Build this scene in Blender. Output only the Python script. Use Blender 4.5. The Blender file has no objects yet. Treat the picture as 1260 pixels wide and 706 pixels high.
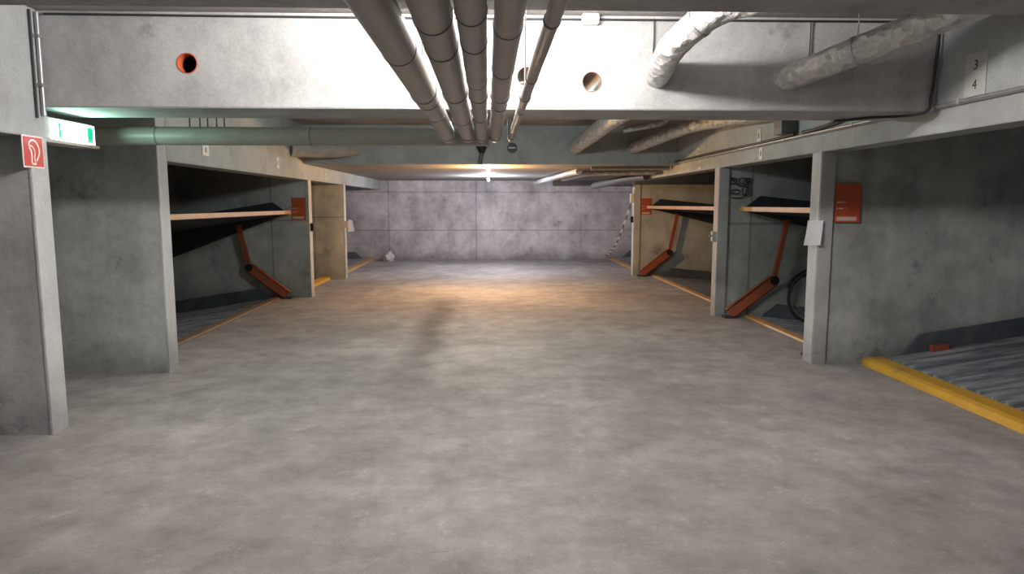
import bpy, bmesh, math, random
from mathutils import Vector, Matrix
random.seed(7)
S = bpy.context.scene
C = S.collection
R = math.radians

# ------------------------------------------------------------------ materials
def mat(name):
    m = bpy.data.materials.new(name); m.use_nodes = True
    nt = m.node_tree; b = nt.nodes['Principled BSDF']
    return m, nt, b
def N(nt, t, **k):
    n = nt.nodes.new(t)
    for a, v in k.items(): setattr(n, a, v)
    return n
def ramp(nt, fac, stops):
    r = N(nt, 'ShaderNodeValToRGB'); nt.links.new(fac, r.inputs[0])
    el = r.color_ramp.elements
    while len(el) < len(stops): el.new(.5)
    for e, (p, c) in zip(el, stops):
        e.position = p; e.color = (c, c, c, 1) if not isinstance(c, tuple) else (*c, 1)
    return r.outputs[0]
def mulc(nt, a, b, fac=1.0, mode='MULTIPLY'):
    m = N(nt, 'ShaderNodeMix', data_type='RGBA', blend_type=mode)
    m.inputs[0].default_value = fac if not hasattr(fac, 'links') else 1
    if hasattr(fac, 'links'): nt.links.new(fac, m.inputs[0])
    for s, v in ((6, a), (7, b)):
        if hasattr(v, 'links'): nt.links.new(v, m.inputs[s])
        else: m.inputs[s].default_value = (*v, 1)
    return m.outputs[2]
def math_(nt, op, a, b=None, c=None):
    m = N(nt, 'ShaderNodeMath', operation=op)
    for i, v in enumerate((a, b, c)):
        if v is None: continue
        if hasattr(v, 'links'): nt.links.new(v, m.inputs[i])
        else: m.inputs[i].default_value = v
    return m.outputs[0]
def noise(nt, vec, scale, detail=4, rough=.6, stretch=None):
    if stretch:
        mp = N(nt, 'ShaderNodeMapping'); nt.links.new(vec, mp.inputs[0]); mp.inputs[3].default_value = stretch; vec = mp.outputs[0]
    n = N(nt, 'ShaderNodeTexNoise'); nt.links.new(vec, n.inputs[0])
    n.inputs['Scale'].default_value = scale; n.inputs['Detail'].default_value = detail; n.inputs['Roughness'].default_value = rough
    return n.outputs[0]
def bump(nt, b, h, strength=.2, dist=.01):
    bp = N(nt, 'ShaderNodeBump'); bp.inputs['Strength'].default_value = strength; bp.inputs['Distance'].default_value = dist
    nt.links.new(h, bp.inputs['Height']); nt.links.new(bp.outputs[0], b.inputs['Normal'])

def concrete(name, base, stain=.35, seams=None, bottom=0.0, seed=0.0, axis=0, dripk=.3):
    """seams = (list of positions along the axis, list of heights)"""
    m, nt, b = mat(name)
    g = N(nt, 'ShaderNodeNewGeometry'); pos = g.outputs['Position']
    mp = N(nt, 'ShaderNodeMapping'); nt.links.new(pos, mp.inputs[0]); mp.inputs[1].default_value = (seed, seed * 2, seed * .3)
    p = mp.outputs[0]
    big = ramp(nt, noise(nt, p, 1.1, 6, .62), [(.3, 1 - stain), (.62, 1.05)])
    mid = ramp(nt, noise(nt, p, 3.5, 9, .74), [(.32, 1 - stain * .8), (.58, 1.0)])
    fine = ramp(nt, noise(nt, p, 60, 3, .6), [(.3, .9), (.7, 1.06)])
    drip = ramp(nt, noise(nt, p, 1.0, 5, .6, (5, 5, .6)), [(.36, 1 - stain * dripk), (.55, 1.0)])
    c = mulc(nt, base, big); c = mulc(nt, c, mid); c = mulc(nt, c, fine); c = mulc(nt, c, drip)
    # dark blots
    bl = ramp(nt, noise(nt, p, 1.9, 8, .72), [(.60, 1.0), (.68, 1 - stain)])
    c = mulc(nt, c, bl)
    # blow holes
    v = N(nt, 'ShaderNodeTexVoronoi'); nt.links.new(p, v.inputs[0]); v.inputs['Scale'].default_value = 14
    holes = ramp(nt, v.outputs[0], [(.035, .55), (.06, 1.0)])
    c = mulc(nt, c, holes)
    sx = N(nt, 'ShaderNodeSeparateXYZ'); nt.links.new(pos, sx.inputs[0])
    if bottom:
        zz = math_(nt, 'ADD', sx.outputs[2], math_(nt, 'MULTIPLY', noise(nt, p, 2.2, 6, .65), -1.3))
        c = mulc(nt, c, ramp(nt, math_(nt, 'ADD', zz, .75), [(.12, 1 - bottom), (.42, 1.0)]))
    if seams:
        for axis_i, lst in ((axis, seams[0]), (2, seams[1])):
            for q in lst:
                wob = math_(nt, 'MULTIPLY', noise(nt, p, 6, 2), .012)
                d = math_(nt, 'ABSOLUTE', math_(nt, 'SUBTRACT', math_(nt, 'ADD', sx.outputs[axis_i], wob), q + .006))
                c = mulc(nt, c, ramp(nt, d, [(.005, .62), (.022, 1.0)]))
    nt.links.new(c, b.inputs['Base Color'])
    b.inputs['Roughness'].default_value = .82
    bump(nt, b, noise(nt, p, 22, 8, .7), .25, .01)
    return m

M = {}
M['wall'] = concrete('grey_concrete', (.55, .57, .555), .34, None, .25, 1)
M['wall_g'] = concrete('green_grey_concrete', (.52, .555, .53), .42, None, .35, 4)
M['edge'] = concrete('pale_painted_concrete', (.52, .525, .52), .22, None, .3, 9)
M['beam'] = concrete('beam_concrete', (.455, .46, .45), .30, None, 0, 6)
M['beam2'] = concrete('side_beam_concrete', (.40, .42, .415), .22, None, 0, 8)
M['ceil'] = concrete('ceiling_concrete', (.36, .34, .32), .25, None, 0, 2)
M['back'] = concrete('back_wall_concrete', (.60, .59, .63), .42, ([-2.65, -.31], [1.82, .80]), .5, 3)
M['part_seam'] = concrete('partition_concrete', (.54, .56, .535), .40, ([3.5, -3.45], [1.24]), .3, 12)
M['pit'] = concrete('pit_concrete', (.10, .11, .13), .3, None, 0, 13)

# floor
m, nt, b = mat('worn_concrete_floor')
g = N(nt, 'ShaderNodeNewGeometry'); pos = g.outputs['Position']
c = mulc(nt, (.335, .314, .305), ramp(nt, noise(nt, pos, .55, 7, .62), [(.33, .70), (.66, 1.18)]))
c = mulc(nt, c, ramp(nt, noise(nt, pos, 3.2, 9, .72), [(.32, .68), (.62, 1.12)]))
c = mulc(nt, c, ramp(nt, noise(nt, pos, 90, 3, .6), [(.3, .88), (.7, 1.08)]))
c = mulc(nt, c, ramp(nt, noise(nt, pos, 1.3, 8, .7, (1.7, .55, 1)), [(.56, (1, 1, 1)), (.72, (1.28, 1.26, 1.24))]))
c = mulc(nt, c, ramp(nt, noise(nt, pos, 2.1, 6, .7), [(.26, .68), (.36, 1.0)]))
c = mulc(nt, c, ramp(nt, noise(nt, pos, 6, 9, .85), [(.55, (1, 1, 1)), (.66, (1.38, 1.37, 1.36))]))
c = mulc(nt, c, ramp(nt, noise(nt, pos, 26, 6, .8), [(.30, .78), (.42, 1.0)]))
c = mulc(nt, c, ramp(nt, noise(nt, pos, 5, 7, .75, (.7, 2.2, 1)), [(.62, (1, 1, 1)), (.70, (.72, .71, .70))]))
sx = N(nt, 'ShaderNodeSeparateXYZ'); nt.links.new(pos, sx.inputs[0])
# darker soft-edged streak along the lane, left of the middle
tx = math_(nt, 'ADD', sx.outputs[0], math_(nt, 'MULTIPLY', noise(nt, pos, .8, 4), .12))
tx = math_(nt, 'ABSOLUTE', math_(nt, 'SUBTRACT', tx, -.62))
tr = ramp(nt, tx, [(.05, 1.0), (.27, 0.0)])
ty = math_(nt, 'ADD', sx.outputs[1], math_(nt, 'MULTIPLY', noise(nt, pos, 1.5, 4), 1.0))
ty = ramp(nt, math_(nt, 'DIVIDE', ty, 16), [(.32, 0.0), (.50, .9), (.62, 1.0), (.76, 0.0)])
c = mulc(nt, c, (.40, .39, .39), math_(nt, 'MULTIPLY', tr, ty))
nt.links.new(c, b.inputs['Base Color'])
rr = ramp(nt, noise(nt, pos, 2.5, 6, .7), [(.3, .68), (.7, .88)]); nt.links.new(rr, b.inputs['Roughness'])
bump(nt, b, noise(nt, pos, 35, 8, .75), .22, .006)
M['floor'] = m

def simple(name, col, rough=.5, metal=0, var=.15, scale=12, bumpy=0, dirt=None):
    m, nt, b = mat(name)
    tc = N(nt, 'ShaderNodeTexCoord'); o = tc.outputs['Object']
    c = mulc(nt, col, ramp(nt, noise(nt, o, scale, 5, .65), [(.3, 1 - var), (.7, 1 + var * .4)]))
    if dirt:
        c = mulc(nt, c, dirt, ramp(nt, noise(nt, o, scale * .5, 8, .75), [(.52, 0.0), (.66, .85)]), 'MIX')
    nt.links.new(c, b.inputs['Base Color'])
    b.inputs['Roughness'].default_value = rough; b.inputs['Metallic'].default_value = metal
    if bumpy: bump(nt, b, noise(nt, o, 30, 4), bumpy, .01)
    return m
def emit(name, col, s):
    m, nt, b = mat(name)
    b.inputs['Base Color'].default_value = (*col, 1)
    b.inputs['Emission Color'].default_value = (*col, 1); b.inputs['Emission Strength'].default_value = s
    return m
M['pvc'] = simple('grey_plastic_pipe', (.33, .315, .28), .42, 0, .12, 4)
M['wrap'] = simple('grey_wrapped_insulation', (.40, .37, .335), .5, 0, .2, 9, .35)
M['joint'] = simple('dark_pipe_joint', (.19, .175, .16), .6)
M['orange'] = simple('orange_painted_steel', (.37, .095, .045), .5, 0, .25, 6, 0, (.22, .09, .05))
M['edge_or'] = simple('yellow_orange_painted_steel', (.50, .29, .12), .45, 0, .2, 5, 0, (.40, .26, .14))
M['yellow'] = simple('yellow_painted_steel', (.62, .34, .035), .5, 0, .22, 5, 0, (.30, .17, .05))
M['darksteel'] = simple('dark_blue_steel', (.055, .065, .08), .5, .3, .25, 5)
M['bluesteel'] = simple('blue_grey_steel', (.11, .125, .15), .55, .2, .3, 3, 0, (.16, .16, .16))
M['black'] = simple('black_plastic', (.012, .012, .013), .45)
M['rubber'] = simple('black_rubber', (.02, .02, .02), .8)
M['paper'] = simple('white_paper', (.90, .90, .93), .7, 0, .04, 20)
M['bagm'] = simple('white_plastic_bag', (.60, .59, .60), .35, 0, .2, 20)
M['white'] = simple('white_enamel', (.74, .74, .72), .4, 0, .08)
M['offw'] = simple('offwhite_plate', (.48, .49, .46), .5, 0, .12)
M['red'] = simple('red_sign_face', (.50, .025, .035), .4, 0, .08)
M['osign'] = simple('orange_red_sign_face', (.46, .085, .035), .45, 0, .12)
M['pale'] = simple('pale_print', (.70, .50, .42), .5)
M['signw'] = simple('white_print', (.80, .74, .72), .5, 0, .05)
M['dark'] = simple('dark_print', (.03, .035, .04), .6)
M['greysteel'] = simple('galvanised_steel', (.42, .43, .44), .42, .6, .2)
M['lampgrey'] = simple('grey_lamp_housing', (.45, .44, .42), .5)
M['sleeve'] = simple('orange_plastic_sleeve', (.62, .13, .05), .45)
M['bsleeve'] = simple('brown_plastic_sleeve', (.26, .17, .14), .5)
M['bike'] = simple('dark_bicycle_paint', (.02, .022, .03), .35, .2)
M['chainred'] = simple('dull_red_plastic', (.16, .09, .085), .5)
M['cable'] = simple('black_cable', (.03, .03, .033), .6)
M['duct'] = simple('dark_grey_duct', (.13, .135, .14), .6, .2)
# foil jacket
m, nt, b = mat('foil_jacket')
tc = N(nt, 'ShaderNodeTexCoord'); o = tc.outputs['Object']
c = mulc(nt, (.62, .61, .59), ramp(nt, noise(nt, o, 9, 6, .7), [(.3, .7), (.7, 1.05)]))
nt.links.new(c, b.inputs['Base Color']); b.inputs['Metallic'].default_value = .45; b.inputs['Roughness'].default_value = .32
v = N(nt, 'ShaderNodeTexVoronoi'); nt.links.new(o, v.inputs[0]); v.inputs['Scale'].default_value = 16
hh = math_(nt, 'ADD', v.outputs[0], noise(nt, o, 14, 5))
bump(nt, b, hh, .8, .03)
M['foil'] = m
# ribbed deck : galvanised sheet with worn light ridges (ribs are modelled)
m, nt, b = mat('worn_galvanised_deck')
g = N(nt, 'ShaderNodeNewGeometry'); pos = g.outputs['Position']
c = mulc(nt, (.15, .165, .19), (.42, .44, .47), ramp(nt, noise(nt, pos, 3, 8, .75, (.45, 6, 1)), [(.44, 0.0), (.60, 1.0)]), 'MIX')
nt.links.new(c, b.inputs['Base Color']); b.inputs['Metallic'].default_value = .3; b.inputs['Roughness'].default_value = .5
M['deck'] = m
M['tube'] = emit('lit_fluorescent_tube', (1, .97, .95), 12)
M['bulb_w'] = emit('lit_warm_bulb', (1, .62, .30), 25)
M['bulb_c'] = emit('lit_white_bulb', (.93, .95, 1), 30)
M['exw'] = emit('lit_exit_white', (.62, 1, .86), 7)
M['exg'] = emit('lit_exit_green', (.0, .42, .20), 1.0)

# ------------------------------------------------------------------ mesh helpers
def link(name, bm, m, parent=None, smooth=False, angle=None):
    me = bpy.data.meshes.new(name); bm.normal_update(); bm.to_mesh(me); bm.free()
    o = bpy.data.objects.new(name, me); C.objects.link(o)
    if m is not None: me.materials.append(m)
    if smooth:
        for p in me.polygons: p.use_smooth = True
        me.set_sharp_from_angle(angle=R(angle or 40))
    if parent is not None:
        o.parent = parent
        o.matrix_parent_inverse = Matrix.Translation(-parent.location) if parent.type == 'EMPTY' and parent.parent is None else Matrix()
    return o
def box(bm, x0, x1, y0, y1, z0, z1, bev=0.0, mtx=None):
    r = bmesh.ops.create_cube(bm, size=1)
    vs = r['verts']
    for v in vs:
        v.co = Vector(((x0 + x1) / 2 + v.co.x * (x1 - x0), (y0 + y1) / 2 + v.co.y * (y1 - y0), (z0 + z1) / 2 + v.co.z * (z1 - z0)))
        if mtx is not None: v.co = mtx @ v.co
    if bev:
        es = list({e for v in vs for e in v.link_edges})
        bmesh.ops.bevel(bm, geom=es, offset=bev, segments=2, affect='EDGES')
def B(*a, **k):
    bm = bmesh.new(); box(bm, *a, **k); return bm
def catmull(pts, n=8):
    P = [Vector(p) for p in pts]
    if len(P) < 3: return P
    P = [P[0] * 2 - P[1]] + P + [P[-1] * 2 - P[-2]]
    out = []
    for i in range(1, len(P) - 2):
        for k in range(n):
            t = k / n; a, b_, c_, d = P[i - 1], P[i], P[i + 1], P[i + 2]
            out.append(.5 * ((2 * b_) + (c_ - a) * t + (2 * a - 5 * b_ + 4 * c_ - d) * t * t + (3 * b_ - a - 3 * c_ + d) * t ** 3))
    out.append(P[-2]); return out
def rounded(pts, rad, n=7):
    """polyline with filleted corners"""
    P = [Vector(p) for p in pts]; out = [P[0]]
    for i in range(1, len(P) - 1):
        a = (P[i - 1] - P[i]); b_ = (P[i + 1] - P[i])
        ra = min(rad, a.length * .45, b_.length * .45)
        A = P[i] + a.normalized() * ra; D = P[i] + b_.normalized() * ra
        for k in range(n + 1):
            t = k / n; out.append(A * (1 - t) ** 2 + P[i] * 2 * t * (1 - t) + D * t * t)
    out.append(P[-1]); return out
def tube(bm, pts, r, seg=20, caps=True, wob=0.0):
    P = [Vector(p) for p in pts]; rings = []
    up = None
    for i, p in enumerate(P):
        t = (P[min(i + 1, len(P) - 1)] - P[max(i - 1, 0)]).normalized()
        if up is None:
            up = Vector((0, 0, 1)) if abs(t.z) < .9 else Vector((1, 0, 0))
        s = t.cross(up).normalized(); up = s.cross(t).normalized()
        rr = (r[i] if isinstance(r, (list, tuple)) else r) * (1 + random.uniform(-wob, wob))
        rings.append([bm.verts.new(p + (s * math.cos(a) + up * math.sin(a)) * rr) for a in [2 * math.pi * k / seg for k in range(seg)]])
    for a, b_ in zip(rings, rings[1:]):
        for k in range(seg): bm.faces.new((a[k], a[(k + 1) % seg], b_[(k + 1) % seg], b_[k]))
    if caps:
        bm.faces.new(rings[0][::-1]); bm.faces.new(rings[-1])
    bmesh.ops.recalc_face_normals(bm, faces=bm.faces)
def T(pts, r, **k):
    bm = bmesh.new(); tube(bm, pts, r, **k); return bm
def ringbm(c, axis, r, w, seg=24, thick=.004):
    """thin solid band round a pipe"""
    c = Vector(c); a = Vector(axis).normalized()
    bm = bmesh.new(); ri = r - thick
    up = Vector((0, 0, 1)) if abs(a.z) < .9 else Vector((1, 0, 0))
    s = a.cross(up).normalized(); u = s.cross(a)
    L = []
    for off, rad in ((-w / 2, ri), (-w / 2, r), (w / 2, r), (w / 2, ri)):
        L.append([bm.verts.new(c + a * off + (s * math.cos(2 * math.pi * k / seg) + u * math.sin(2 * math.pi * k / seg)) * rad) for k in range(seg)])
    for i in range(4):
        p, q = L[i], L[(i + 1) % 4]
        for k in range(seg): bm.faces.new((p[k], p[(k + 1) % seg], q[(k + 1) % seg], q[k]))
    bmesh.ops.recalc_face_normals(bm, faces=bm.faces)
    return bm
def subdiv_line(a, b_, n):
    a, b_ = Vector(a), Vector(b_); return [a.lerp(b_, i / n) for i in range(n + 1)]
def prism(bm, poly, y0, y1):
    """poly in XZ extruded along Y"""
    a = [bm.verts.new((x, y0, z)) for x, z in poly]; b_ = [bm.verts.new((x, y1, z)) for x, z in poly]
    n = len(poly)
    bm.faces.new(a); bm.faces.new(b_[::-1])
    for i in range(n): bm.faces.new((a[i], a[(i + 1) % n], b_[(i + 1) % n], b_[i]))
    bmesh.ops.recalc_face_normals(bm, faces=bm.faces)
def thing(name, label, cat, loc, group=None):
    o = bpy.data.objects.new(name, None); C.objects.link(o); o.location = loc; o.empty_display_size = .1
    o['label'] = label; o['category'] = cat
    if group: o['group'] = group
    bpy.context.view_layer.update()
    return o
def tag(o, label, cat, group=None):
    o['label'] = label; o['category'] = cat
    if group: o['group'] = group
    return o
def part(name, bm, m, parent, smooth=False, label=None, angle=None):
    """mesh given in world coordinates, stored relative to the thing's origin"""
    root = parent
    while root.parent: root = root.parent
    bmesh.ops.translate(bm, verts=bm.verts, vec=-root.location)
    me = bpy.data.meshes.new(name); bm.normal_update(); bm.to_mesh(me); bm.free(); me.materials.append(m)
    o = bpy.data.objects.new(name, me); C.objects.link(o); o.parent = parent
    if smooth:
        for p in me.polygons: p.use_smooth = True
        me.set_sharp_from_angle(angle=R(angle or 40))
    if label: o['label'] = label
    return o
def struct(name, bm, m, smooth=False):
    o = link(name, bm, m, None, smooth); o['kind'] = 'structure'; return o
def cut_holes(o, holes):
    """cylindrical openings along Y: (x, z, r, y0, y1)"""
    for (x, z, r, y0, y1) in holes:
        cb = T([(x, y0, z), (x, y1, z)], r, seg=40)
        co = link('cutter', cb, None)
        md = o.modifiers.new('b', 'BOOLEAN'); md.operation = 'DIFFERENCE'; md.solver = 'EXACT'; md.object = co
        bpy.context.view_layer.update()
        dg = bpy.context.evaluated_depsgraph_get()
        me = bpy.data.meshes.new_from_object(o.evaluated_get(dg))
        o.modifiers.clear(); o.data = me
        bpy.data.objects.remove(co)
def text_bm(s, size, mtx, depth=.001):
    cu = bpy.data.curves.new('t', 'FONT'); cu.body = s; cu.size = size; cu.extrude = depth; cu.align_x = 'CENTER'; cu.align_y = 'CENTER'
    to = bpy.data.objects.new('t', cu); C.objects.link(to)
    bpy.context.view_layer.update()
    me = bpy.data.meshes.new_from_object(to.evaluated_get(bpy.context.evaluated_depsgraph_get()))
    bpy.data.objects.remove(to)
    bm = bmesh.new(); bm.from_mesh(me); bpy.data.meshes.remove(me)
    bmesh.ops.transform(bm, verts=bm.verts, matrix=mtx)
    return bm

# ------------------------------------------------------------------ dimensions (metres; y runs down the lane)
XL, XR = -2.85, 3.05
YB, YE = 18.7, -6.0          # far wall, wall behind the camera
ZC, ZB = 2.72, 2.12          # ceiling, underside of cross beams
WL, WR = -8.2, 8.4           # ends of the parking bays

# floor, pits
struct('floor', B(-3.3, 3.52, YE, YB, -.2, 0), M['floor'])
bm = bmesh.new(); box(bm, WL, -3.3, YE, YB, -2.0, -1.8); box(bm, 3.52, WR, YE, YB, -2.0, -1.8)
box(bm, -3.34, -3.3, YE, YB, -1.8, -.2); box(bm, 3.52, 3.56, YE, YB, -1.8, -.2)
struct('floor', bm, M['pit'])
struct('floor', B(-6.5, -3.3, 4.65, 6.16, -.2, 0), M['floor'])       # escape recess
struct('floor', B(WL, -3.3, YE, 4.48, -.2, 0), M['floor'])
struct('floor', B(3.52, WR, YE, 1.1, -.2, 0), M['floor'])
# outer walls
struct('wall_left', B(WL - .2, WL, YE, YB + .2, -2, ZC), M['wall'])
struct('wall_right', B(WR, WR + .2, YE, YB + .2, -2, ZC), M['wall'])
struct('wall_back', B(WL, WR, YB, YB + .2, -2, ZC), M['back'])
struct('wall_front', B(WL, WR, YE - .2, YE, -2, ZC), M['wall'])
struct('wall_left', B(-6.6, -6.5, 4.65, 6.16, 0, ZC), M['wall'])
# ceilings
struct('ceiling', B(WL, WR, YE, 11.1, ZC, ZC + .2), M['ceil'])
struct('ceiling', B(XL, 3.02, 11.1, YB, ZB, ZC), M['ceil'])
struct('ceiling', B(WL, XL - .25, 11.1, YB, ZC, ZC + .2), M['ceil'])
struct('ceiling', B(3.27, WR, 11.1, YB, ZC, ZC + .2), M['ceil'])
# cross beams
struct('trim_1', B(XL, 3.02, 1.85, 2.32, ZB, ZC, bev=.008), M['beam'])
b1 = struct('trim_2', B(-6.5, 3.02, 4.66, 5.2, ZB, ZC, bev=.006), M['beam'])
cut_holes(b1, [(-1.93, 2.40, .066, 4.5, 5.0), (.69, 2.30, .066, 4.5, 5.3), (.26, 2.33, .066, 4.5, 5.3)])
b2 = struct('trim_3', B(XL, 3.02, 11.02, 11.1, ZB, ZC), M['beam2'])
cut_holes(b2, [(.39, 2.375, .082, 10.9, 11.3)])
struct('trim_4', B(XL, 3.02, -2.6, -2.1, ZB, ZC, bev=.006), M['beam'])
# longitudinal side beams
struct('trim_5', B(XL - .25, XL, YE, 4.65, 1.92, ZC, bev=.006), M['beam2'])
struct('trim_6', B(XL - .25, XL, 6.34, YB, 1.88, ZC, bev=.006), M['beam2'])
struct('trim_7', B(XR, XR + .25, YE, YB, 1.975, 2.14, bev=.006), M['beam2'])
struct('trim_8', B(3.02, 3.27, YE, YB, 2.135, ZC), M['beam2'])

# partitions between the bays: pale end face + slab
def partition_left(y0, y1, m, z1=1.925):
    bm = bmesh.new()
    prism(bm, [(WL, -1.8), (XL - .02, -1.8), (XL - .02, z1)] + ([] if z1 > ZC - .01 else [(XL - .25, z1)]) + [(XL - .25 if z1 < ZC - .01 else XL - .02, ZC), (WL, ZC)], y0, y1)
    struct('wall_left', bm, m)
    struct('trim_9', B(XL - .02, XL, y0 - .003, y1 + .003, -.02, z1, bev=.004), M['edge'])
def partition_right(y0, y1, m):
    bm = bmesh.new(); prism(bm, [(XR + .14, -1.8), (WR, -1.8), (WR, ZC), (3.28, ZC), (3.28, 2.0), (3.28, 1.975), (XR + .14, 1.975)], y0 + .02, y1)
    struct('wall_right', bm, m)
    struct('trim_10', B(XR, XR + .14, y0 - .005, y1 + .005, -.02, 1.98, bev=.008), M['edge'])
partition_left(4.48, 4.65, M['wall'], 1.925)
partition_left(6.16, 6.34, M['wall_g'], ZC)
partition_left(11.2, 11.38, M['part_seam'], 1.885)
partition_left(13.92, 14.1, M['part_seam'], 1.885)
partition_left(-.6, -.42, M['wall'], 1.925)
partition_right(6.3, 6.48, M['wall_g'])
partition_right(9.1, 9.28, M['part_seam'])
partition_right(14.4, 14.58, M['wall'])
partition_right(1.1, 1.28, M['wall'])

# ------------------------------------------------------------------ car stackers
def deck_bm(sgn, x0, x1, y0, y1, z0, slope, pitch=.16):
    """corrugated sheet, ribs run away from the lane; z falls by slope per metre"""
    bm = bmesh.new(); n = int((y1 - y0) / pitch)
    prof = []
    for i in range(n):
        a = y0 + (y1 - y0) * i / n; w = (y1 - y0) / n
        prof += [(a, 0), (a + w * .45, 0), (a + w * .55, .022), (a + w * .92, .022)]
    prof.append((y1, 0))
    rows = []
    for x in (x0, x1):
        z = z0 + slope * (x - x0)
        rows.append([bm.verts.new((sgn * x, y, z + h)) for y, h in prof] + [bm.verts.new((sgn * x, y, z + h - .03)) for y, h in prof[::-1]])
    k = len(rows[0])
    for i in range(k): bm.faces.new((rows[0][i], rows[0][(i + 1) % k], rows[1][(i + 1) % k], rows[1][i]))
    bm.faces.new(rows[0][::-1]); bm.faces.new(rows[1])
    bmesh.ops.recalc_face_normals(bm, faces=bm.faces)
    return bm
def cheek_bm(sgn, x0, x1, y, w, z0, slope, h=.19, drop=.08, run=.24, grow=0):
    def z(x): return z0 + slope * (x - x0)
    poly = [(x0, z(x0) - .02), (x0 + run, z(x0 + run) + h), (x1, z(x1) + h), (x1, z(x1) - drop - grow * (x1 - x0)), (x0 + .1, z(x0 + .1) - drop)]
    bm = bmesh.new(); prism(bm, [(sgn * a, c_) for a, c_ in poly], y, y + w); return bm
def bar(bm, a, b_, w, h):
    """rectangular section bar in an XZ plane; w across y, h in plane"""
    a, b_ = Vector(a), Vector(b_); d = (b_ - a); L = d.length; d.normalize()
    y = Vector((0, 1, 0)); n = d.cross(y).normalized()
    mt = Matrix((( d.x, y.x, n.x, a.x), (d.y, y.y, n.y, a.y), (d.z, y.z, n.z, a.z), (0, 0, 0, 1)))
    box(bm, 0, L, -w / 2, w / 2, -h / 2, h / 2, bev=.006, mtx=mt)
def channel(bm, a, b_, w, h, t=.012, side=1):
    """open U profile"""
    a, b_ = Vector(a), Vector(b_); d = (b_ - a); L = d.length; d.normalize()
    y = Vector((0, 1, 0)) * side; n = d.cross(y).normalized()
    mt = Matrix(((d.x, y.x, n.x, a.x), (d.y, y.y, n.y, a.y), (d.z, y.z, n.z, a.z), (0, 0, 0, 1)))
    box(bm, 0, L, -w / 2, -w / 2 + t, -h / 2, h / 2, mtx=mt)
    box(bm, 0, L, -w / 2, w / 2, h / 2 - t, h / 2, mtx=mt)
    box(bm, 0, L, -w / 2, w / 2, -h / 2, -h / 2 + t, mtx=mt)
    bmesh.ops.recalc_face_normals(bm, faces=bm.faces)

def stacker(sgn, y0, y1, label, upper=True, up=(3.18, 1.42, -.2), low=(3.36, -.01, -.15), arms=('far', 'near'), low_edge='edge_or', platform_end=8.0):
    t = thing('car_stacker', label, 'car stacker', (sgn * 3.6, (y0 + y1) / 2, 0))
    g = .06
    if upper:
        x0, z0, sl = up
        p = part('upper_platform', deck_bm(sgn, x0 + .04, platform_end, y0 + g, y1 - g, z0, sl), M['darksteel'], t)
        part('front_edge', B(min(sgn * x0, sgn * (x0 + .06)), max(sgn * x0, sgn * (x0 + .06)), y0 + g, y1 - g, z0 - .032, z0 + .024, bev=.008), M['edge_or'], p, label='yellow orange painted front edge')
        for y in (y0 + .03, y1 - .06):
            part('side_cheek', cheek_bm(sgn, x0 + .05, x0 + 2.9, y, .03, z0, sl, grow=-1.35 * sl, drop=.04), M['darksteel'], p)
        for w in arms:
            y = y1 - .13 if w == 'far' else y0 + .13
            foot = (sgn * 3.2, y, .05); elb = (sgn * 3.78, y, .50); xt = 3.93; top = (sgn * xt, y, z0 + sl * (xt - x0) - .08)
            la = part('lift_arm', (lambda bm: (channel(bm, foot, elb, .09, .15, side=1 if w == 'far' else -1), bm)[1])(bmesh.new()), M['orange'], t, label='orange red painted lift arm')
            bm = bmesh.new(); tube(bm, [(elb[0], y - .055, elb[2]), (elb[0], y + .055, elb[2])], .06, seg=20)
            part('pivot', bm, M['black'], la, True, label='dark round pivot')
            bm = bmesh.new(); bar(bm, elb, top, .05, .065); part('strut', bm, M['orange'], t, label='orange red painted strut')
            bm = bmesh.new(); box(bm, foot[0] - .08, foot[0] + .08, y - .07, y + .07, 0, .03, bev=.006); part('foot_plate', bm, M['darksteel'], t)
    x0, z0, sl = low
    p = part('lower_platform', deck_bm(sgn, x0 + .04, platform_end, y0 + g, y1 - g, z0, sl), M['deck'], t)
    for y in (y0 + .03, y1 - .06):
        part('side_cheek', cheek_bm(sgn, x0 + .1, platform_end, y, .03, z0, sl, h=.2), M['bluesteel'], p, label='blue grey side cheek')
    return t, p
def folded_edge(sgn, x0, w, y0, y1, h=.05):
    """rounded sill on the floor along the lane"""
    bm = bmesh.new()
    poly = [(x0, .004), (x0 + .012, h * .8), (x0 + .05, h), (x0 + w - .03, h * 1.05), (x0 + w, h * .8), (x0 + w, .004)]
    prism(bm, [(sgn * a, c_) for a, c_ in poly], y0, y1); return bm

# left: wide bay with two spaces, then two single bays
t, p = stacker(-1, 6.34, 11.2, 'wide tilted car stacker with a long yellow-edged raised platform, left behind the fire hose pillar', up=(3.12, 1.375, -.16))
part('sill', folded_edge(-1, 3.30, .12, 6.4, 11.14, .03), simple('dirty_brown_sill', (.20, .13, .08), .7, 0, .3, 5, 0, (.10, .09, .08)), t, label='dirty brown floor sill')
t, p = stacker(-1, 11.38, 13.92, 'narrow lowered car platform with orange sill between the two tan-lit left pillars', upper=False, low=(3.30, .0, -.12))
part('sill', folded_edge(-1, 3.14, .2, 11.42, 13.88, .06), M['yellow'], t, label='orange yellow floor sill')
t, p = stacker(-1, 14.1, YB, 'farthest lowered car platform on the left, against the back wall', upper=False, low=(3.22, .04, -.04))
part('sill', folded_edge(-1, 3.05, .2, 14.14, YB - .04, .06), M['edge_or'], t, label='yellow floor sill')
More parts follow.
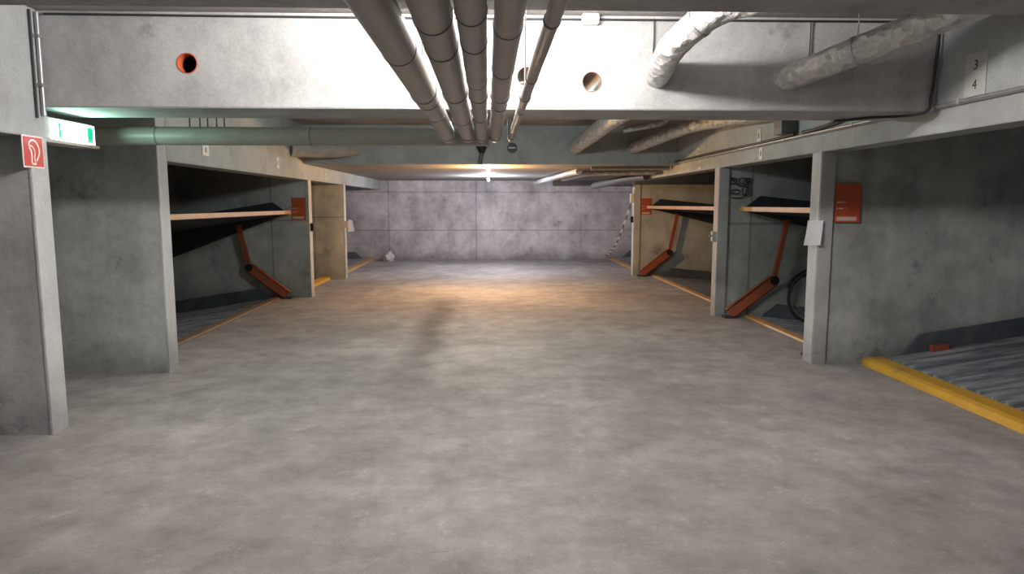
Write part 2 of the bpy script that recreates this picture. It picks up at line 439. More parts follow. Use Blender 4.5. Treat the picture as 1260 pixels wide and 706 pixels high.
# right
t, p = stacker(1, 1.28, 6.3, 'near lowered car platform with ribbed grey deck and bright yellow sill, right foreground', upper=False, low=(3.72, .05, .155))
part('sill', folded_edge(1, 3.50, .22, 1.36, 6.24, .075), M['yellow'], t, label='bright yellow floor sill')
bm = B(4.12, 4.30, 6.17, 6.215, .13, .20, bev=.01); part('wheel_stop', bm, M['orange'], t, label='rusty orange bracket')
t, p = stacker(1, 6.48, 9.1, 'single car stacker with orange lift arm and bicycle below, behind the pillar with white paper', up=(3.3, 1.44, -.10), low=(3.54, -.01, -.1))
part('sill', folded_edge(1, 3.42, .12, 6.52, 9.06, .03), M['edge_or'], t, label='faded yellow floor sill')
t, p = stacker(1, 9.28, 14.4, 'wide car stacker with orange lift arm beside the tan-lit right partition', up=(3.3, 1.44, -.10), low=(3.54, -.01, -.1))
part('sill', folded_edge(1, 3.42, .12, 9.32, 14.36, .03), M['edge_or'], t, label='faded yellow floor sill')
t, p = stacker(1, 14.58, YB, 'farthest lowered car platform on the right, beside the hanging chain', upper=False, low=(3.5, .03, .05))
part('sill', folded_edge(1, 3.3, .2, 14.62, YB - .04, .04), M['edge_or'], t, label='dull yellow floor sill')

# ------------------------------------------------------------------ five ceiling pipes converging down the lane
def lane_pipe(x, r, z, label, m, y1=5.6, rings=(), riser=False, wrapped=False):
    t = thing('ceiling_pipe', label, 'pipe', (x, 1.0, z), 'pipes hanging below the cross beams along the lane')
    y0 = YE + .02
    n = 90
    pts = subdiv_line((x, y0, z), (x, y1 - .0, z), n)
    if riser:
        pts = pts[:-1] + rounded([(x, y1 - .08, z), (x, y1, z), (x, y1, ZC)], .06)[1:]
    else:
        pts = pts[:-1] + [Vector((x, y1 - r * .5, z)), Vector((x, y1 - r * .15, z))]
    rr = [r] * len(pts)
    if not riser: rr[-1] = r * .82
    if wrapped: rr = [q * (1 + random.uniform(-.035, .035)) for q in rr]
    bm = bmesh.new(); tube(bm, pts, rr, seg=28)
    part('pipe_run', bm, m, t, True, angle=60)
    for y in rings:
        part('pipe_joint', ringbm((x, y, z), (0, 1, 0), r + .0025, .007, 32), M['joint'], t, True, label='dark joint ring')
    for y in (-1.2, 3.4, 5.35):
        part('pipe_clamp', ringbm((x, y, z), (0, 1, 0), r + .006, .025, 32, .008), M['greysteel'], t, True)
        part('hanger_rod', T([(x, y, z + r), (x, y, ZC if y != 5.35 else ZC)], .004, seg=8), M['greysteel'], t)
    return t
lane_pipe(-.305, .060, 2.035, 'thickest smooth grey pipe, leftmost of the five pipes converging under the beams', M['pvc'], rings=(2.48, 3.62, 4.15))
lane_pipe(-.155, .057, 2.035, 'smooth grey pipe, second from the left of the five converging pipes', M['pvc'], rings=(2.05, 2.42, 4.35))
lane_pipe(-.043, .043, 2.022, 'wrapped grey pipe in the middle of the five converging pipes', M['wrap'], rings=(1.95, 2.3, 3.0, 4.2), wrapped=True)
lane_pipe(.062, .043, 2.022, 'wrapped grey pipe just left of the thinnest converging pipe', M['wrap'], rings=(2.1, 2.75, 3.7), wrapped=True, riser=True)
lane_pipe(.182, .023, 2.01, 'thinnest bent grey pipe, rightmost of the five converging pipes', M['wrap'], rings=(2.0, 2.9, 3.9), wrapped=True, riser=True)
t = thing('cross_pipe', 'long horizontal grey pipe running left from the pipe ends past the exit sign', 'pipe', (-2.5, 5.66, 2.03))
part('pipe_run', T(subdiv_line((-6.45, 5.66, 2.035), (-.01, 5.66, 2.035), 30), .072, seg=28), M['pvc'], t, True)
part('end_cap', T([(-.015, 5.66, 2.035), (.02, 5.66, 2.035)], .076, seg=28), M['pvc'], t, True)
for x in (-2.6, -1.4): 
    part('pipe_joint', ringbm((x, 5.66, 2.035), (1, 0, 0), .0745, .01), M['joint'], t, True, label='dark joint ring')
for x in (-2.35, -2.27, -2.21, -2.14, -2.08):
    part('hanger_rod', T([(x, 5.66, 2.10), (x, 5.66, ZC)], .006, seg=8), M['dark'], t)

# foil-jacketed pipes through the cross beams
def foil_pipe(name, pts, r, label, collar=False, rad=.3, m=None, clamps=()):
    t = thing(name, label, 'pipe', Vector(pts[0]))
    q = rounded(pts, rad)
    fine = []
    for a, b_ in zip(q, q[1:]):
        n = max(1, int((b_ - a).length / .05)); fine += [a.lerp(b_, k / n) for k in range(n)]
    fine.append(q[-1])
    bm = bmesh.new(); tube(bm, fine, [r * (1 + random.uniform(-.03, .03)) for _ in fine], seg=28)
    part('pipe_run', bm, m or M['foil'], t, True, angle=70)
    if collar:
        d = Vector(q[1]) - Vector(q[0])
        part('wall_collar', ringbm(pts[0], d, r + .022, .03, 32, .03), M['lampgrey'], t, True)
    for i in clamps:
        a = fine[int(len(fine) * i)]; b_ = fine[int(len(fine) * i) + 1]
        part('pipe_clamp', ringbm(a, b_ - a, r * 1.06, .02, 32, .01), M['greysteel'], t, True)
        part('hanger_rod', T([a + Vector((0, 0, r)), (a.x, a.y, ZC)], .004, seg=8), M['greysteel'], t)
    return t
foil_pipe('foil_pipe', [(1.13, 4.74, 2.33), (1.08, 4.12, 2.42), (1.25, 3.85, 2.56), (2.05, 3.1, 2.58), (3.0, 2.4, 2.60)], .083, 'bent foil-jacketed pipe leaving the bright beam right of the round hole', rad=.14, clamps=(.25,))
foil_pipe('foil_pipe', [(1.95, 4.74, 2.31), (2.50, 3.90, 2.52), (2.75, 3.5, 2.61), (3.0, 3.1, 2.625)], .085, 'straight shiny foil pipe crossing the right end of the bright beam', rad=.2, clamps=(.3,))
foil_pipe('foil_pipe', [(1.36, 11.06, 2.38), (1.62, 9.0, 2.585), (1.66, 5.2, 2.585)], .115, 'thick white-lit foil pipe entering the second beam just right of the dark hole', rad=.3)
foil_pipe('foil_pipe', [(2.28, 11.06, 2.37), (2.68, 9.1, 2.53), (2.88, 8.2, 2.50), (2.89, 6.96, 2.42)], .09, 'foil pipe entering the second beam beside the right side beam', rad=.4, clamps=(.5,))
foil_pipe('foil_pipe', [(1.80, 9.25, 2.47), (2.30, 9.1, 2.55), (2.42, 9.05, 2.72)], .04, 'thin bright foil pipe above the second beam pipes on the right', collar=False, rad=.2)
foil_pipe('wall_pipe', [(-2.05, 11.02, 2.37), (-2.3, 10.75, 2.32), (-2.87, 10.3, 2.30)], .12, 'short grey pipe from second beam into the left side beam', rad=.12, m=M['wrap'])
foil_pipe('foil_pipe', [(1.20, 17.6, 2.03), (1.5, 12.6, 2.055), (1.56, 11.9, 2.055)], .052, 'long foil pipe under the low ceiling ending left of its neighbour near the back wall', rad=.1)
foil_pipe('foil_pipe', [(1.62, 15.0, 2.03), (1.85, 12.9, 2.06), (3.0, 12.3, 2.06)], .045, 'bent foil pipe under the low ceiling in front of the dark round pipe end', rad=.2)
foil_pipe('dark_pipe', [(2.36, 15.4, 1.90), (2.75, 13.6, 2.0), (2.95, 12.9, 2.01)], .07, 'dark pipe end hanging below the low ceiling beside the right side beam', rad=.2, m=M['duct'])
t = thing('cross_duct', 'long slim tan pipe crossing the low ceiling on the right', 'pipe', (2.4, 11.6, 2.08))
part('pipe_run', T([(1.72, 11.55, 2.085), (3.02, 11.5, 2.085)], .03, seg=16), M['wrap'], t, True)
part('pipe_clamp', ringbm((2.3, 11.53, 2.085), (1, 0, 0), .034, .02), M['greysteel'], t, True)

# sleeves in the beam holes
def sleeve(x, z, r, y0, y1, m, label):
    bm = bmesh.new(); tube(bm, [(x, y0, z), (x, y1, z)], r - .001, seg=36, caps=False)
    bmesh.ops.solidify(bm, geom=bm.faces[:], thickness=.004)
    return tag(link('pipe_sleeve', bm, m, None, True), label, 'pipe sleeve')
def bore(x, z, r, y0, y1):
    bm = bmesh.new(); tube(bm, [(x, y0, z), (x, y1, z)], r - .001, seg=36, caps=False)
    bmesh.ops.solidify(bm, geom=bm.faces[:], thickness=.004)
    return bm
t = thing('pipe_sleeve', 'orange plastic sleeve in the dark round hole at left of the bright beam', 'pipe sleeve', (-1.93, 4.66, 2.40))
part('sleeve_ring', bore(-1.93, 2.40, .066, 4.655, 4.735), M['sleeve'], t, True)
part('bore_shade', bore(-1.93, 2.40, .066, 4.736, 5.0), M['black'], t, True, label='black lining painted as shade inside the hole')  # black lining and disc stand in for shade inside the hole
part('hole_shade', T([(-1.93, 4.97, 2.40), (-1.93, 5.0, 2.40)], .061, seg=30), M['black'], t, label='black lining painted as shade inside the hole')
sleeve(.69, 2.30, .066, 4.655, 5.2, M['bsleeve'], 'brown sleeve lining the round hole between pipes on the bright beam')
sleeve(.26, 2.33, .066, 4.655, 5.2, M['bsleeve'], 'brown sleeve lining the hole behind the thinnest converging pipe')
t = thing('pipe_sleeve', 'black sleeve and painted-in shade of the round hole in the second beam', 'pipe sleeve', (.39, 11.02, 2.375))
part('sleeve_ring', bore(.39, 2.375, .082, 11.015, 11.095), M['black'], t, True)
part('hole_shade', T([(.39, 11.075, 2.375), (.39, 11.095, 2.375)], .077, seg=30), M['black'], t)  # black disc stands in for the dark depth of the opening
part('lock_bar', B(.335, .445, 11.03, 11.045, 2.37, 2.385, bev=.002), M['greysteel'], t, label='pale bar across the opening')
# funnel and drain
t = thing('drain_funnel', 'black funnel with short drain pipe on the second beam above the lamps', 'drain', (-.09, 10.98, 2.2))
part('funnel', (lambda bm: (tube(bm, [(-.09, 10.95, 2.40), (-.09, 10.95, 2.37), (-.09, 10.95, 2.30), (-.09, 10.95, 2.285)], [.085, .08, .045, .035], seg=24), bm)[1])(bmesh.new()), M['black'], t, True)
part('drain_pipe', T([(-.09, 10.97, 2.30), (-.12, 10.975, 2.115)], .034, seg=16), M['duct'], t, True)

# ------------------------------------------------------------------ cables, conduits, boxes
def cable(name, pts, r, m, label, cat='cable', smooth_path=True):
    q = catmull(pts) if smooth_path else [Vector(p) for p in pts]
    return tag(link(name, T(q, r, seg=10), m, None, True), label, cat)
cable('ceiling_cable', [(-2.8, 4.645, 2.695), (-.5, 4.648, 2.69), (3.0, 4.645, 2.695)], .007, M['cable'], 'thin dark cable along the top of the bright beam')
t = thing('wall_conduit', 'upright grey conduit in the corner above the fire hose sign', 'conduit', (-2.83, 4.6, 2.1))
part('conduit_tube', T([(-2.832, 4.62, 2.70), (-2.832, 4.62, 2.06)], .014, seg=12), M['greysteel'], t, True)
part('dark_wire', T([(-2.838, 4.56, 2.70), (-2.838, 4.56, 2.04)], .008, seg=10), M['cable'], t, True, label='dark wire beside the conduit')
for z in (2.25, 2.55): part('pipe_clamp', B(-2.85, -2.812, 4.59, 4.645, z - .01, z + .01), M['greysteel'], t)
t = thing('side_conduit', 'long thin conduit along the right side beam', 'conduit', (3.0, 6, 2.14))
part('conduit_tube', T([(3.008, YE + .1, 2.150), (3.008, YB - .1, 2.150)], .011, seg=10), M['greysteel'], t, True)
for k in range(14): part('pipe_clamp', B(2.994, 3.02, .5 + k * 1.3, .52 + k * 1.3, 2.137, 2.165), M['lampgrey'], t)
cable('black_cable', [(2.99, 5.55, 2.42), (2.985, 5.75, 2.30), (2.985, 6.0, 2.20), (2.99, 6.35, 2.175), (3.0, 6.6, 2.178)], .016, M['cable'], 'thick black cable curving down to the right side beam past the bright beam')
cable('black_cable', [(2.99, 5.45, 2.42), (2.985, 5.62, 2.30), (2.985, 5.85, 2.20), (2.99, 6.25, 2.172)], .009, M['cable'], 'thinner black cable in front of the thick black one on right side beam')
cable('black_cable', [(2.985, 6.75, 2.178), (2.985, 7.6, 2.165), (2.985, 9.2, 2.175), (2.985, 11.5, 2.168)], .014, M['cable'], 'black cable lying along the right side beam beyond the duct')
cable('black_cable', [(2.985, 4.62, 2.69), (2.98, 4.63, 2.45), (2.97, 4.64, 2.22), (2.93, 4.66, 2.108), (2.7, 4.9, 2.105), (2.55, 5.1, 2.105)], .010, M['cable'], 'black cable down the corner at right end of the bright beam')
tag(link('vertical_duct', B(2.86, 3.02, 6.75, 6.95, 2.18, ZC, bev=.008), M['duct']), 'dark square duct on the right side beam above the papered pillar', 'duct')
t = thing('junction_box', 'small white junction box on the bright beam above the round hole', 'junction box', (.67, 4.64, 2.67))
part('box_body', B(.615, .725, 4.60, 4.66, 2.655, 2.72, bev=.006), M['white'], t)
part('box_lid', B(.622, .718, 4.594, 4.602, 2.662, 2.713, bev=.003), M['white'], t)
for x, lab in ((1.09, 'thin dark wire hanging down the bright beam at the bent foil pipe'), (2.13, 'thin dark wire hanging down the bright beam at the straight foil pipe')):
    cable('hanging_wire', [(x, 4.645, 2.70), (x + .003, 4.648, 2.6), (x, 4.648, 2.46)], .004, M['cable'], lab, 'wire')

# ------------------------------------------------------------------ signs and plates
# fire hose sign on the left pillar (faces the lane)
t = thing('fire_hose_sign', 'red square fire hose sign on the near left pillar', 'sign', (-2.85, 4.5, 1.82))
part('sign_border', B(-2.852, -2.846, 4.405, 4.605, 1.725, 1.925, bev=.001), M['signw'], t, label='white border')
f = part('sign_panel', B(-2.847, -2.843, 4.415, 4.595, 1.735, 1.915), M['red'], t, label='red face')
bm = bmesh.new()
def Q(u, v): return (-2.8425, 4.415 + .18 * u, 1.735 + .18 * v)
for path, w in (([(.25, .70), (.30, .82), (.45, .90), (.62, .86), (.76, .70), (.80, .50), (.72, .33), (.62, .20)], .0085),
                ([(.27, .64), (.36, .52), (.38, .35), (.36, .12)], .009), ([(.27, .66), (.38, .70), (.52, .60), (.56, .45), (.52, .30), (.56, .12)], .006),
                ([(.36, .10), (.48, .08), (.60, .10)], .0085)):
    q = catmull([Q(*a) for a in path], 5)
    tube(bm, q, w * .8, seg=8)
for v in bm.verts: v.co.x = -2.8425 + (v.co.x + 2.8425) * .12
part('hose_symbol', bm, M['signw'], t, label='white hose reel symbol')

# illuminated exit sign in the recess
t = thing('exit_sign', 'glowing green and white exit sign box behind the near left pillar', 'exit sign', (-2.95, 4.9, 2.0))
part('housing', B(-3.02, -2.90, 4.70, 5.30, 1.925, 2.075, bev=.008), M['lampgrey'], t)
part('mounting_arm', B(-2.99, -2.93, 4.652, 4.71, 1.93, 2.06, bev=.006), M['lampgrey'], t)
part('base_tray', B(-3.03, -2.875, 4.66, 5.32, 1.905, 1.925, bev=.004), M['lampgrey'], t)
bm = B(-2.90, -2.892, 4.79, 5.29, 1.93, 2.065)
part('lit_panel', bm, M['exw'], t, label='glowing white panel')
part('pictogram', B(-2.893, -2.8905, 4.86, 4.885, 1.945, 2.045), M['exg'], t, label='green upright bar')
part('pictogram', B(-2.893, -2.8905, 5.20, 5.268, 1.942, 2.05), M['exg'], t, label='green end block')

# orange parking instruction signs
def osign(cx, y, z0, z1, w, label, lines=True):
    t = thing('parking_sign', label, 'sign', (cx, y, (z0 + z1) / 2), 'orange signs on the partition walls')
    part('sign_panel', B(cx - w / 2, cx + w / 2, y - .008, y - .001, z0, z1, bev=.002), M['osign'], t)
    h = z1 - z0
    bm = bmesh.new()
    for (u0, u1, v) in ((.06, .20, .52), (.22, .30, .52), (.34, .42, .52), (.06, .12, .36), (.15, .32, .36), (.44, .48, .36)):
        box(bm, cx - w / 2 + w * u0, cx - w / 2 + w * u1, y - .0095, y - .0075, z0 + h * v - h * .018, z0 + h * v + h * .018)
    part('printed_lines', bm, M['pale'], t, label='pale printed lines')
    bm = bmesh.new(); box(bm, cx - w * .42, cx + w * .36, y - .0095, y - .0075, z0 + h * .05, z0 + h * .15)
    part('printed_bar', bm, M['pale'], t, label='pale bar of small print')
osign(3.315, 6.30, 1.33, 1.69, .24, 'largest orange sign on the partition right of the white paper')
osign(3.31, 14.42, 1.28, 1.62, .22, 'small orange sign on the tan-lit right partition near the hanging chain')
osign(-3.01, 11.2, 1.25, 1.60, .22, 'dull red-orange sign on the dark partition left of the black key switch')

# bay number plates on the side beams
def plate(sgn, y, z0, z1, w, label, digits=None, mark='bar'):
    x = 3.02 if sgn > 0 else XL
    t = thing('number_plate', label, 'number plate', (x, y, (z0 + z1) / 2), 'bay number plates on the side beams')
    a, b_ = sorted((x - sgn * .006, x - sgn * .0005))
    part('plate_panel', B(a, b_, y - w / 2, y + w / 2, z0, z1, bev=.001), M['offw'], t)
    xs = x - sgn * .0065
    if digits:
        for k, d in enumerate(digits):
            zc = z1 - (z1 - z0) * (.30 + .45 * k)
            # faces -X: text x -> -y (reads left to right for a viewer in the lane), text y -> z
            mt = Matrix(((0, 0, -1, xs), (-1, 0, 0, y), (0, 1, 0, zc), (0, 0, 0, 1)))
            part('numeral', text_bm(d, .085, mt), M['dark'], t, label='dark numeral ' + d)
    else:
        bm = bmesh.new(); zc = (z0 + z1) / 2; h = z1 - z0
        for dz in ((-.22, .22) if h > .16 else (0,)):
            box(bm, xs - .001, xs + .001, y - .012, y + .012, zc + h * dz - .025, zc + h * dz + .025)
        part('numeral', bm, M['dark'], t, label='small dark mark')
plate(1, 4.29, 2.165, 2.43, .19, 'pale plate with the numerals 3 and 4, nearest plate on the right side beam', ('3', '4'))
plate(1, 7.72, 2.175, 2.33, .12, 'pale number plate on right side beam left of the dark duct')
plate(1, 9.95, 2.18, 2.30, .12, 'pale number plate on the right side beam above the wide right bay, nearer one')
def plate_low(y, label):
    t = thing('number_plate', label, 'number plate', (XR, y, 2.05), 'bay number plates on the side beams')
    part('plate_panel', B(XR - .006, XR - .0005, y - .05, y + .05, 1.995, 2.125, bev=.001), M['offw'], t)
    part('numeral', B(XR - .0075, XR - .0055, y - .014, y + .014, 2.03, 2.09), M['dark'], t, label='small dark mark')
plate_low(7.72, 'small pale plate on the lower ledge, under the number plate left of the duct')
plate_low(9.95, 'small pale plate on lower ledge above the nearer half of the wide right bay')
plate_low(13.1, 'small pale plate on the lower ledge close to the tan right partition')
plate(-1, 7.2, 1.985, 2.10, .17, 'small white number plate on the left side beam under the cross pipe')
plate(-1, 9.62, 1.98, 2.13, .10, 'pale plate on the left side beam below the short grey pipe')
plate(-1, 12.4, 1.93, 2.10, .12, 'warm-lit pale plate on left side beam between the two left pillars')
plate(-1, 14.9, 1.93, 2.10, .12, 'pale plate on left side beam just past the second tan pillar')
plate(-1, 17.3, 1.93, 2.10, .12, 'farthest pale plate on the left side beam near the back wall')

# key switches and papers on the pillar ends
def switch(x, y, z, sgn, label, m='black'):
    t = thing('key_switch', label, 'switch', (x, y, z), 'key switches on the pillar ends')
    a, b_ = sorted((x, x - sgn * .05))
    p = part('switch_box', B(a, b_, y - .04, y + .04, z - .065, z + .065, bev=.006), M[m], t)
    a, b_ = sorted((x - sgn * .05, x - sgn * .075))
    part('key_knob', T([(x - sgn * .049, y, z + .01), (x - sgn * .085, y, z + .01)], .014, seg=14), M['greysteel'], t, True)
switch(XL, 11.28, 1.13, -1, 'black key switch on the pillar beside the dull red sign')
switch(XR, 14.48, 1.18, 1, 'black key switch below the white box on the far right pillar')
switch(XR, 9.18, 1.07, 1, 'pale key switch on the middle right pillar', 'offw')
switch(XL, 14.0, 1.10, -1, 'grey key switch under the white paper on second tan left pillar', 'lampgrey')
tag(link('switch_box', B(XR - .07, XR, 14.42, 14.5, 1.53, 1.72, bev=.008), M['white']), 'white box high on the far right pillar', 'box')
def paper(corners, label, bulge, name='paper_sheet'):
    a, b_, c_, d = [Vector(p) for p in corners]; bm = bmesh.new(); n = 8; G = []
    nrm = (b_ - a).cross(d - a).normalized()
    for i in range(n + 1):
        row = []
        for j in range(n + 1):
            u, v = i / n, j / n
            p = a.lerp(b_, u).lerp(d.lerp(c_, u), v) + nrm * bulge * (math.sin(v * 4.2) * .6 + math.sin(u * 3.1) * .7 + .15 * math.sin(9 * u + 5 * v))
            row.append(bm.verts.new(p))
        G.append(row)
    for i in range(n):
        for j in range(n): bm.faces.new((G[i][j], G[i + 1][j], G[i + 1][j + 1], G[i][j + 1]))
    bmesh.ops.solidify(bm, geom=bm.faces[:], thickness=.0012)
    return tag(link(name, bm, M['paper'], None, True), label, 'paper')
paper([(2.965, 6.33, 1.35), (3.075, 6.255, 1.352), (3.05, 6.235, 1.125), (2.925, 6.30, 1.12)], 'curled white paper hanging on the near right pillar', .018)
paper([(-2.78, 13.96, 1.20), (-2.70, 13.96, 1.17), (-2.66, 13.95, .96), (-2.79, 13.95, .95)], 'white paper curling off the second tan-lit left pillar', .03)

# ------------------------------------------------------------------ chain at the far right bay
t = thing('barrier_chain', 'pale and red barrier chain sagging from the far right pillar', 'chain', (3.05, 14.6, 1.5))
pa, pb = Vector((3.02, 14.62, 1.50)), Vector((2.99, 17.3, .22))
L = 34
for k in range(L):
    u = (k + .5) / L
    c0 = pa.lerp(pb, u); c0.z -= .22 * math.sin(math.pi * u)
    u2 = u + .01; c1 = pa.lerp(pb, u2); c1.z -= .22 * math.sin(math.pi * u2)
    d = (c1 - c0).normalized(); s = Vector((1, 0, 0)) if k % 2 else d.cross(Vector((1, 0, 0))).normalized()
    pts = []
    for a in range(13):
        th = 2 * math.pi * a / 12
        pts.append(c0 + d * math.cos(th) * .052 + s * math.sin(th) * .022)
    part('chain_link', T(pts, .008, seg=6, caps=False), M['white'] if (k // 2) % 2 else M['chainred'], t, True, label='white link' if (k // 2) % 2 else 'red link')

# ------------------------------------------------------------------ bag by the back wall
bm = bmesh.new(); bmesh.ops.create_icosphere(bm, subdivisions=4, radius=1)
from mathutils import noise as mn
for v in bm.verts:
    d = v.co.copy(); nz = mn.noise(d * 1.8) * .45 + mn.noise(d * 4.5) * .25 + abs(mn.noise(d * 9)) * .12
    v.co = d * (1 + nz)
    taper = 1.0 if v.co.z < 0 else max(.35, 1 - v.co.z * .45)
    v.co = Vector((v.co.x * .145 * taper, v.co.y * .12 * taper, max(-.11, v.co.z * .15)))
t = thing('plastic_bag', 'crumpled white plastic bag on the floor by the back wall', 'bag', (-2.60, 18.3, .11))
bmesh.ops.translate(bm, verts=bm.verts, vec=(-2.60, 18.3, .11)); part('bag_body', bm, M['bagm'], t, True, angle=180)

# ------------------------------------------------------------------ bicycle under the right stacker
def bicycle():
    y = 8.86
    def P(x, z): return Vector((x, y, z + base(x)))
    def base(x): return -.01 - .1 * (x - 3.54) + .03
    t = thing('bicycle', 'dark bicycle parked under the stacker behind the papered pillar', 'bicycle', (4.8, y, -.1))
    r = .335
    for xc in (4.27, 5.32):
        cz = base(xc) + r
        ring = [(xc + r * .97 * math.cos(a), y, cz + r * .97 * math.sin(a)) for a in [2 * math.pi * k / 48 for k in range(49)]]
        w = part('wheel', T(ring, .022, seg=10, caps=False), M['rubber'], t, True, angle=180)
        ring = [(xc + r * .90 * math.cos(a), y, cz + r * .90 * math.sin(a)) for a in [2 * math.pi * k / 48 for k in range(49)]]
        part('rim', T(ring, .011, seg=8, caps=False), M['greysteel'], w, True, angle=180)
        bm = bmesh.new()
        for k in range(24):
            a = 2 * math.pi * k / 24
            tube(bm, [(xc + .02 * math.cos(a + 1), y + (.02 if k % 2 else -.02), cz + .02 * math.sin(a + 1)), (xc + r * .9 * math.cos(a), y, cz + r * .9 * math.sin(a))], .0015, seg=5)
        tube(bm, [(xc, y - .04, cz), (xc, y + .04, cz)], .018, seg=12)
        part('spokes', bm, M['greysteel'], w)
    zb = base(4.8)
    f, rr_ = Vector((4.27, y, base(4.27) + r)), Vector((5.32, y, base(5.32) + r))
    bb = Vector((4.86, y, zb + .28)); st = Vector((4.99, y, zb + .78)); ht = Vector((4.46, y, zb + .86)); hb = Vector((4.42, y, zb + .70))
    bm = bmesh.new()
    for a, b_, q in ((bb, st, .016), (bb, hb, .018), (st - Vector((0, 0, .06)), ht - Vector((0, 0, .05)), .015), (hb, ht, .02), (bb, rr_, .01), (st - Vector((0, 0, .08)), rr_, .009)):
        tube(bm, [a, b_], q, seg=12)
    part('frame', bm, M['bike'], t, True)
    bm = bmesh.new()
    for dy in (-.045, .045): tube(bm, [hb + Vector((0, dy * .6, 0)), f + Vector((.03, dy, .15)), f + Vector((0, dy, 0))], .011, seg=10)
    part('fork', bm, M['bike'], t, True)
    bm = bmesh.new()
    tube(bm, [ht, ht + Vector((-.02, 0, .14))], .014, seg=10)
    q = catmull([ht + Vector((.10, -.27, .13)), ht + Vector((-.01, -.17, .16)), ht + Vector((-.03, 0, .14)), ht + Vector((-.01, .12, .16)), ht + Vector((.08, .17, .13))])
    tube(bm, q, .011, seg=10); part('handlebar', bm, M['black'], t, True)
    bm = bmesh.new(); tube(bm, [st, st + Vector((.02, 0, .12))], .012, seg=10); part('seat_post', bm, M['greysteel'], t, True)
    bm = bmesh.new(); s0 = st + Vector((.02, 0, .14))
    tube(bm, [s0 + Vector((-.15, 0, 0)), s0 + Vector((-.08, 0, .005)), s0 + Vector((.02, 0, .005)), s0 + Vector((.10, 0, .015)), s0 + Vector((.13, 0, .015))], [.015, .028, .045, .075, .05], seg=14)
    for v in bm.verts: v.co.z = s0.z + (v.co.z - s0.z) * .45
    part('saddle', bm, M['black'], t, True)
    bm = bmesh.new(); tube(bm, [bb + Vector((0, -.05, 0)), bb + Vector((0, .05, 0))], .03, seg=14)
    ring = [(bb.x + .085 * math.cos(a), y - .045, bb.z + .085 * math.sin(a)) for a in [2 * math.pi * k / 24 for k in range(25)]]
    tube(bm, ring, .006, seg=6, caps=False)
    tube(bm, [bb + Vector((0, -.06, 0)), bb + Vector((.10, -.07, -.12))], .008, seg=8); tube(bm, [bb + Vector((0, .06, 0)), bb + Vector((-.10, .07, .12))], .008, seg=8)
    box(bm, bb.x + .06, bb.x + .14, y - .15, y - .07, bb.z - .135, bb.z - .115); box(bm, bb.x - .14, bb.x - .06, y + .07, y + .15, bb.z + .115, bb.z + .135)
    part('crankset', bm, M['black'], t, True)
    bm = bmesh.new()
    arc = [(4.27 + .37 * math.cos(a), y, f.z + .37 * math.sin(a)) for a in [R(40 + 120 * k / 16) for k in range(17)]]
    tube(bm, arc, .018, seg=8); part('mudguard', bm, M['bike'], t, True)
bicycle()

# hoses hanging high on the partition of the single right bay
t = thing('cable_coil', 'dark looped cables hung high on the partition left of the single right stacker', 'cable', (3.3, 9.08, 1.7))
for i, (cx, cz, rx, rz) in enumerate(((3.24, 1.80, .045, .04), (3.36, 1.80, .05, .04), (3.27, 1.66, .06, .03), (3.40, 1.67, .04, .06), (3.43, 1.81, .035, .03))):
    pts = [(cx + rx * math.cos(a), 9.095 - .008 * (i % 2), cz + rz * math.sin(a)) for a in [2 * math.pi * k / 20 for k in range(21)]]
    part('cable_loop', T(pts, .008, seg=6, caps=False), M['cable'], t, True)
part('cable_tail', T(catmull([(3.20, 9.095, 1.84), (3.33, 9.09, 1.73), (3.44, 9.095, 1.76), (3.38, 9.095, 1.60), (3.22, 9.095, 1.58)]), .007, seg=6), M['cable'], t, True)

# ------------------------------------------------------------------ lamps
def area(name, loc, rot, sx, sy, power, col, parent=None, spread=None):
    l = bpy.data.lights.new(name, 'AREA'); l.shape = 'RECTANGLE'; l.size = sx; l.size_y = sy; l.energy = power; l.color = col
    if spread: l.spread = R(spread)
    o = bpy.data.objects.new(name, l); C.objects.link(o); o.location = loc; o.rotation_euler = rot
    return o
def point(name, loc, power, col, rad):
    l = bpy.data.lights.new(name, 'POINT'); l.energy = power; l.color = col; l.shadow_soft_size = rad
    o = bpy.data.objects.new(name, l); C.objects.link(o); o.location = loc
    return o
def tube_lamp(x, y, power, col, label, alongx=True, L=1.2, z=ZC):
    t = thing('ceiling_lamp', label, 'lamp', (x, y, z), 'fluorescent ceiling lamps')
    dx, dy = (L / 2, .05) if alongx else (.05, L / 2)
    part('housing', B(x - dx, x + dx, y - dy, y + dy, z - .05, z, bev=.006), M['lampgrey'], t)
    if z < ZC - .01:
        for q in (-.4, .4): part('hanger_rod', T([(x + q, y, z - .01), (x + q, y, ZC)], .005, seg=8), M['greysteel'], t)
    a = Vector((dx - .03, 0, 0)) if alongx else Vector((0, dy - .03, 0)); c0 = Vector((x, y, z - .075))
    part('lamp_tube', T([c0 - a, c0 + a], .014, seg=12), M['tube'], t, True, label='glowing tube')
    for s in (-1, 1):
        e = c0 + a * s; part('tube_holder', B(e.x - .02, e.x + .02, e.y - .02, e.y + .02, z - .095, z - .05, bev=.003), M['white'], t)
    for k in range(12):      # light of the tube itself, thrown all round below the housing
        q = c0 + a * (-1 + 2 * k / 11) - Vector((0, 0, .06))
        l = point('tube_light', q, power / 12, col, .055)
WHITE = (1.0, .94, .92)
tube_lamp(-.1, 3.55, 175, WHITE, 'fluorescent lamp on the ceiling in front of the bright beam')
tube_lamp(-.1, 7.3, 70, (.88, 1.0, .98), z=2.58, label='fluorescent lamp hanging between the bright beam and second beam')
tube_lamp(-1.7, -.4, 22, WHITE, 'fluorescent lamp on the ceiling left of and behind the camera', alongx=False)
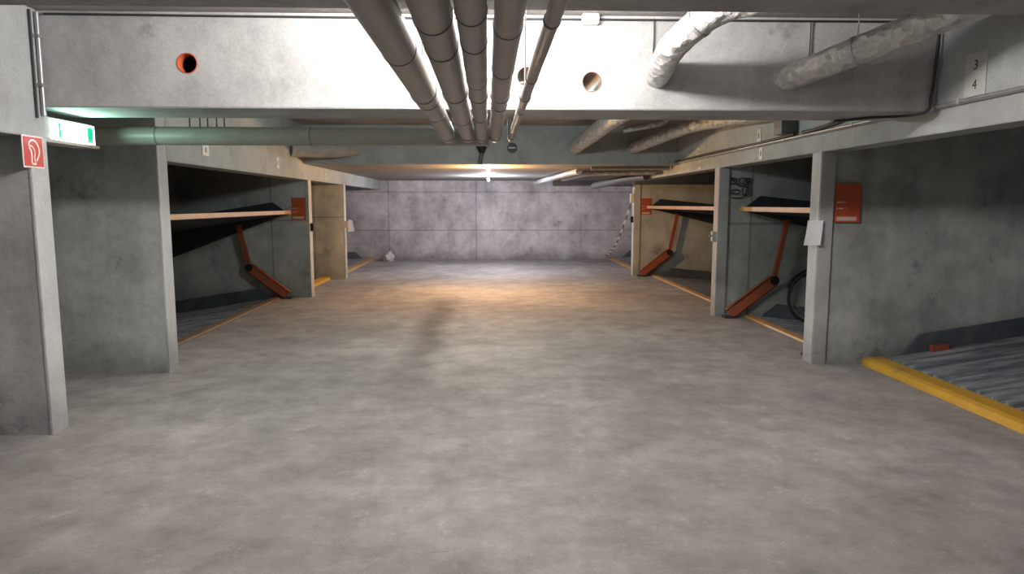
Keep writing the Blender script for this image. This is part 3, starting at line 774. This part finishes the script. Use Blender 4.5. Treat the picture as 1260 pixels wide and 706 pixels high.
tube_lamp(1.8, -.4, 22, WHITE, 'fluorescent lamp on the ceiling right of and behind the camera', alongx=False)
tube_lamp(0.0, -4.2, 35, WHITE, 'fluorescent lamp on the ceiling far behind the camera')
# two bulbs under the low ceiling
def bulb_lamp(x, y, z, m, power, col, label, rad):
    t = thing('bulb_lamp', label, 'lamp', (x, y, ZB), None)
    part('lamp_base', T([(x, y, ZB), (x, y, ZB - .02)], .04, seg=20), M['white'], t, True)
    part('lamp_socket', T([(x, y, ZB - .02), (x, y, z + .03)], .016, seg=14), M['black'], t, True)
    bm = bmesh.new(); tube(bm, [(x, y, z + .032), (x, y, z + .015), (x, y, z - .01), (x, y, z - .03), (x, y, z - .04)], [.015, .026, .032, .022, .006], seg=18)
    part('glass_bulb', bm, m, t, True, label='glowing bulb', angle=80)
    point('bulb_light', (x, y, z - (.095 if power > 160 else .064)), power, col, .02)
bulb_lamp(.02, 11.75, 2.085, M['bulb_w'], 165, (1.0, .57, .24), 'warm glowing bulb under the edge of the low ceiling', .03)
bulb_lamp(.02, 15.5, 2.045, M['bulb_c'], 150, (.87, .89, 1.0), 'white glowing bulb on the low ceiling near the back wall', .03)
# glow of the exit sign
area('exit_light', (-2.885, 5.05, 2.0), (0, R(-90), 0), .12, .45, 3.0, (.55, 1, .8))

# ------------------------------------------------------------------ world, camera
w = bpy.data.worlds.new('garage'); S.world = w; w.use_nodes = True
w.node_tree.nodes['Background'].inputs[0].default_value = (.03, .03, .035, 1); w.node_tree.nodes['Background'].inputs[1].default_value = .1
cam = bpy.data.cameras.new('camera'); co = bpy.data.objects.new('camera', cam); C.objects.link(co)
cam.sensor_width = 36; cam.lens = 850 / 1260 * 36; cam.clip_start = .05
pit = math.atan(102 / 850); yaw = math.atan(30 / 850 * math.cos(pit))
co.location = (0, 0, 1.5); co.rotation_euler = (math.pi / 2 - pit, 0, -yaw)
S.camera = co
S.view_settings.view_transform = 'Standard'; S.view_settings.look = 'None'; S.view_settings.gamma = 1
S.view_settings.use_curve_mapping = False; S.view_settings.exposure = .62
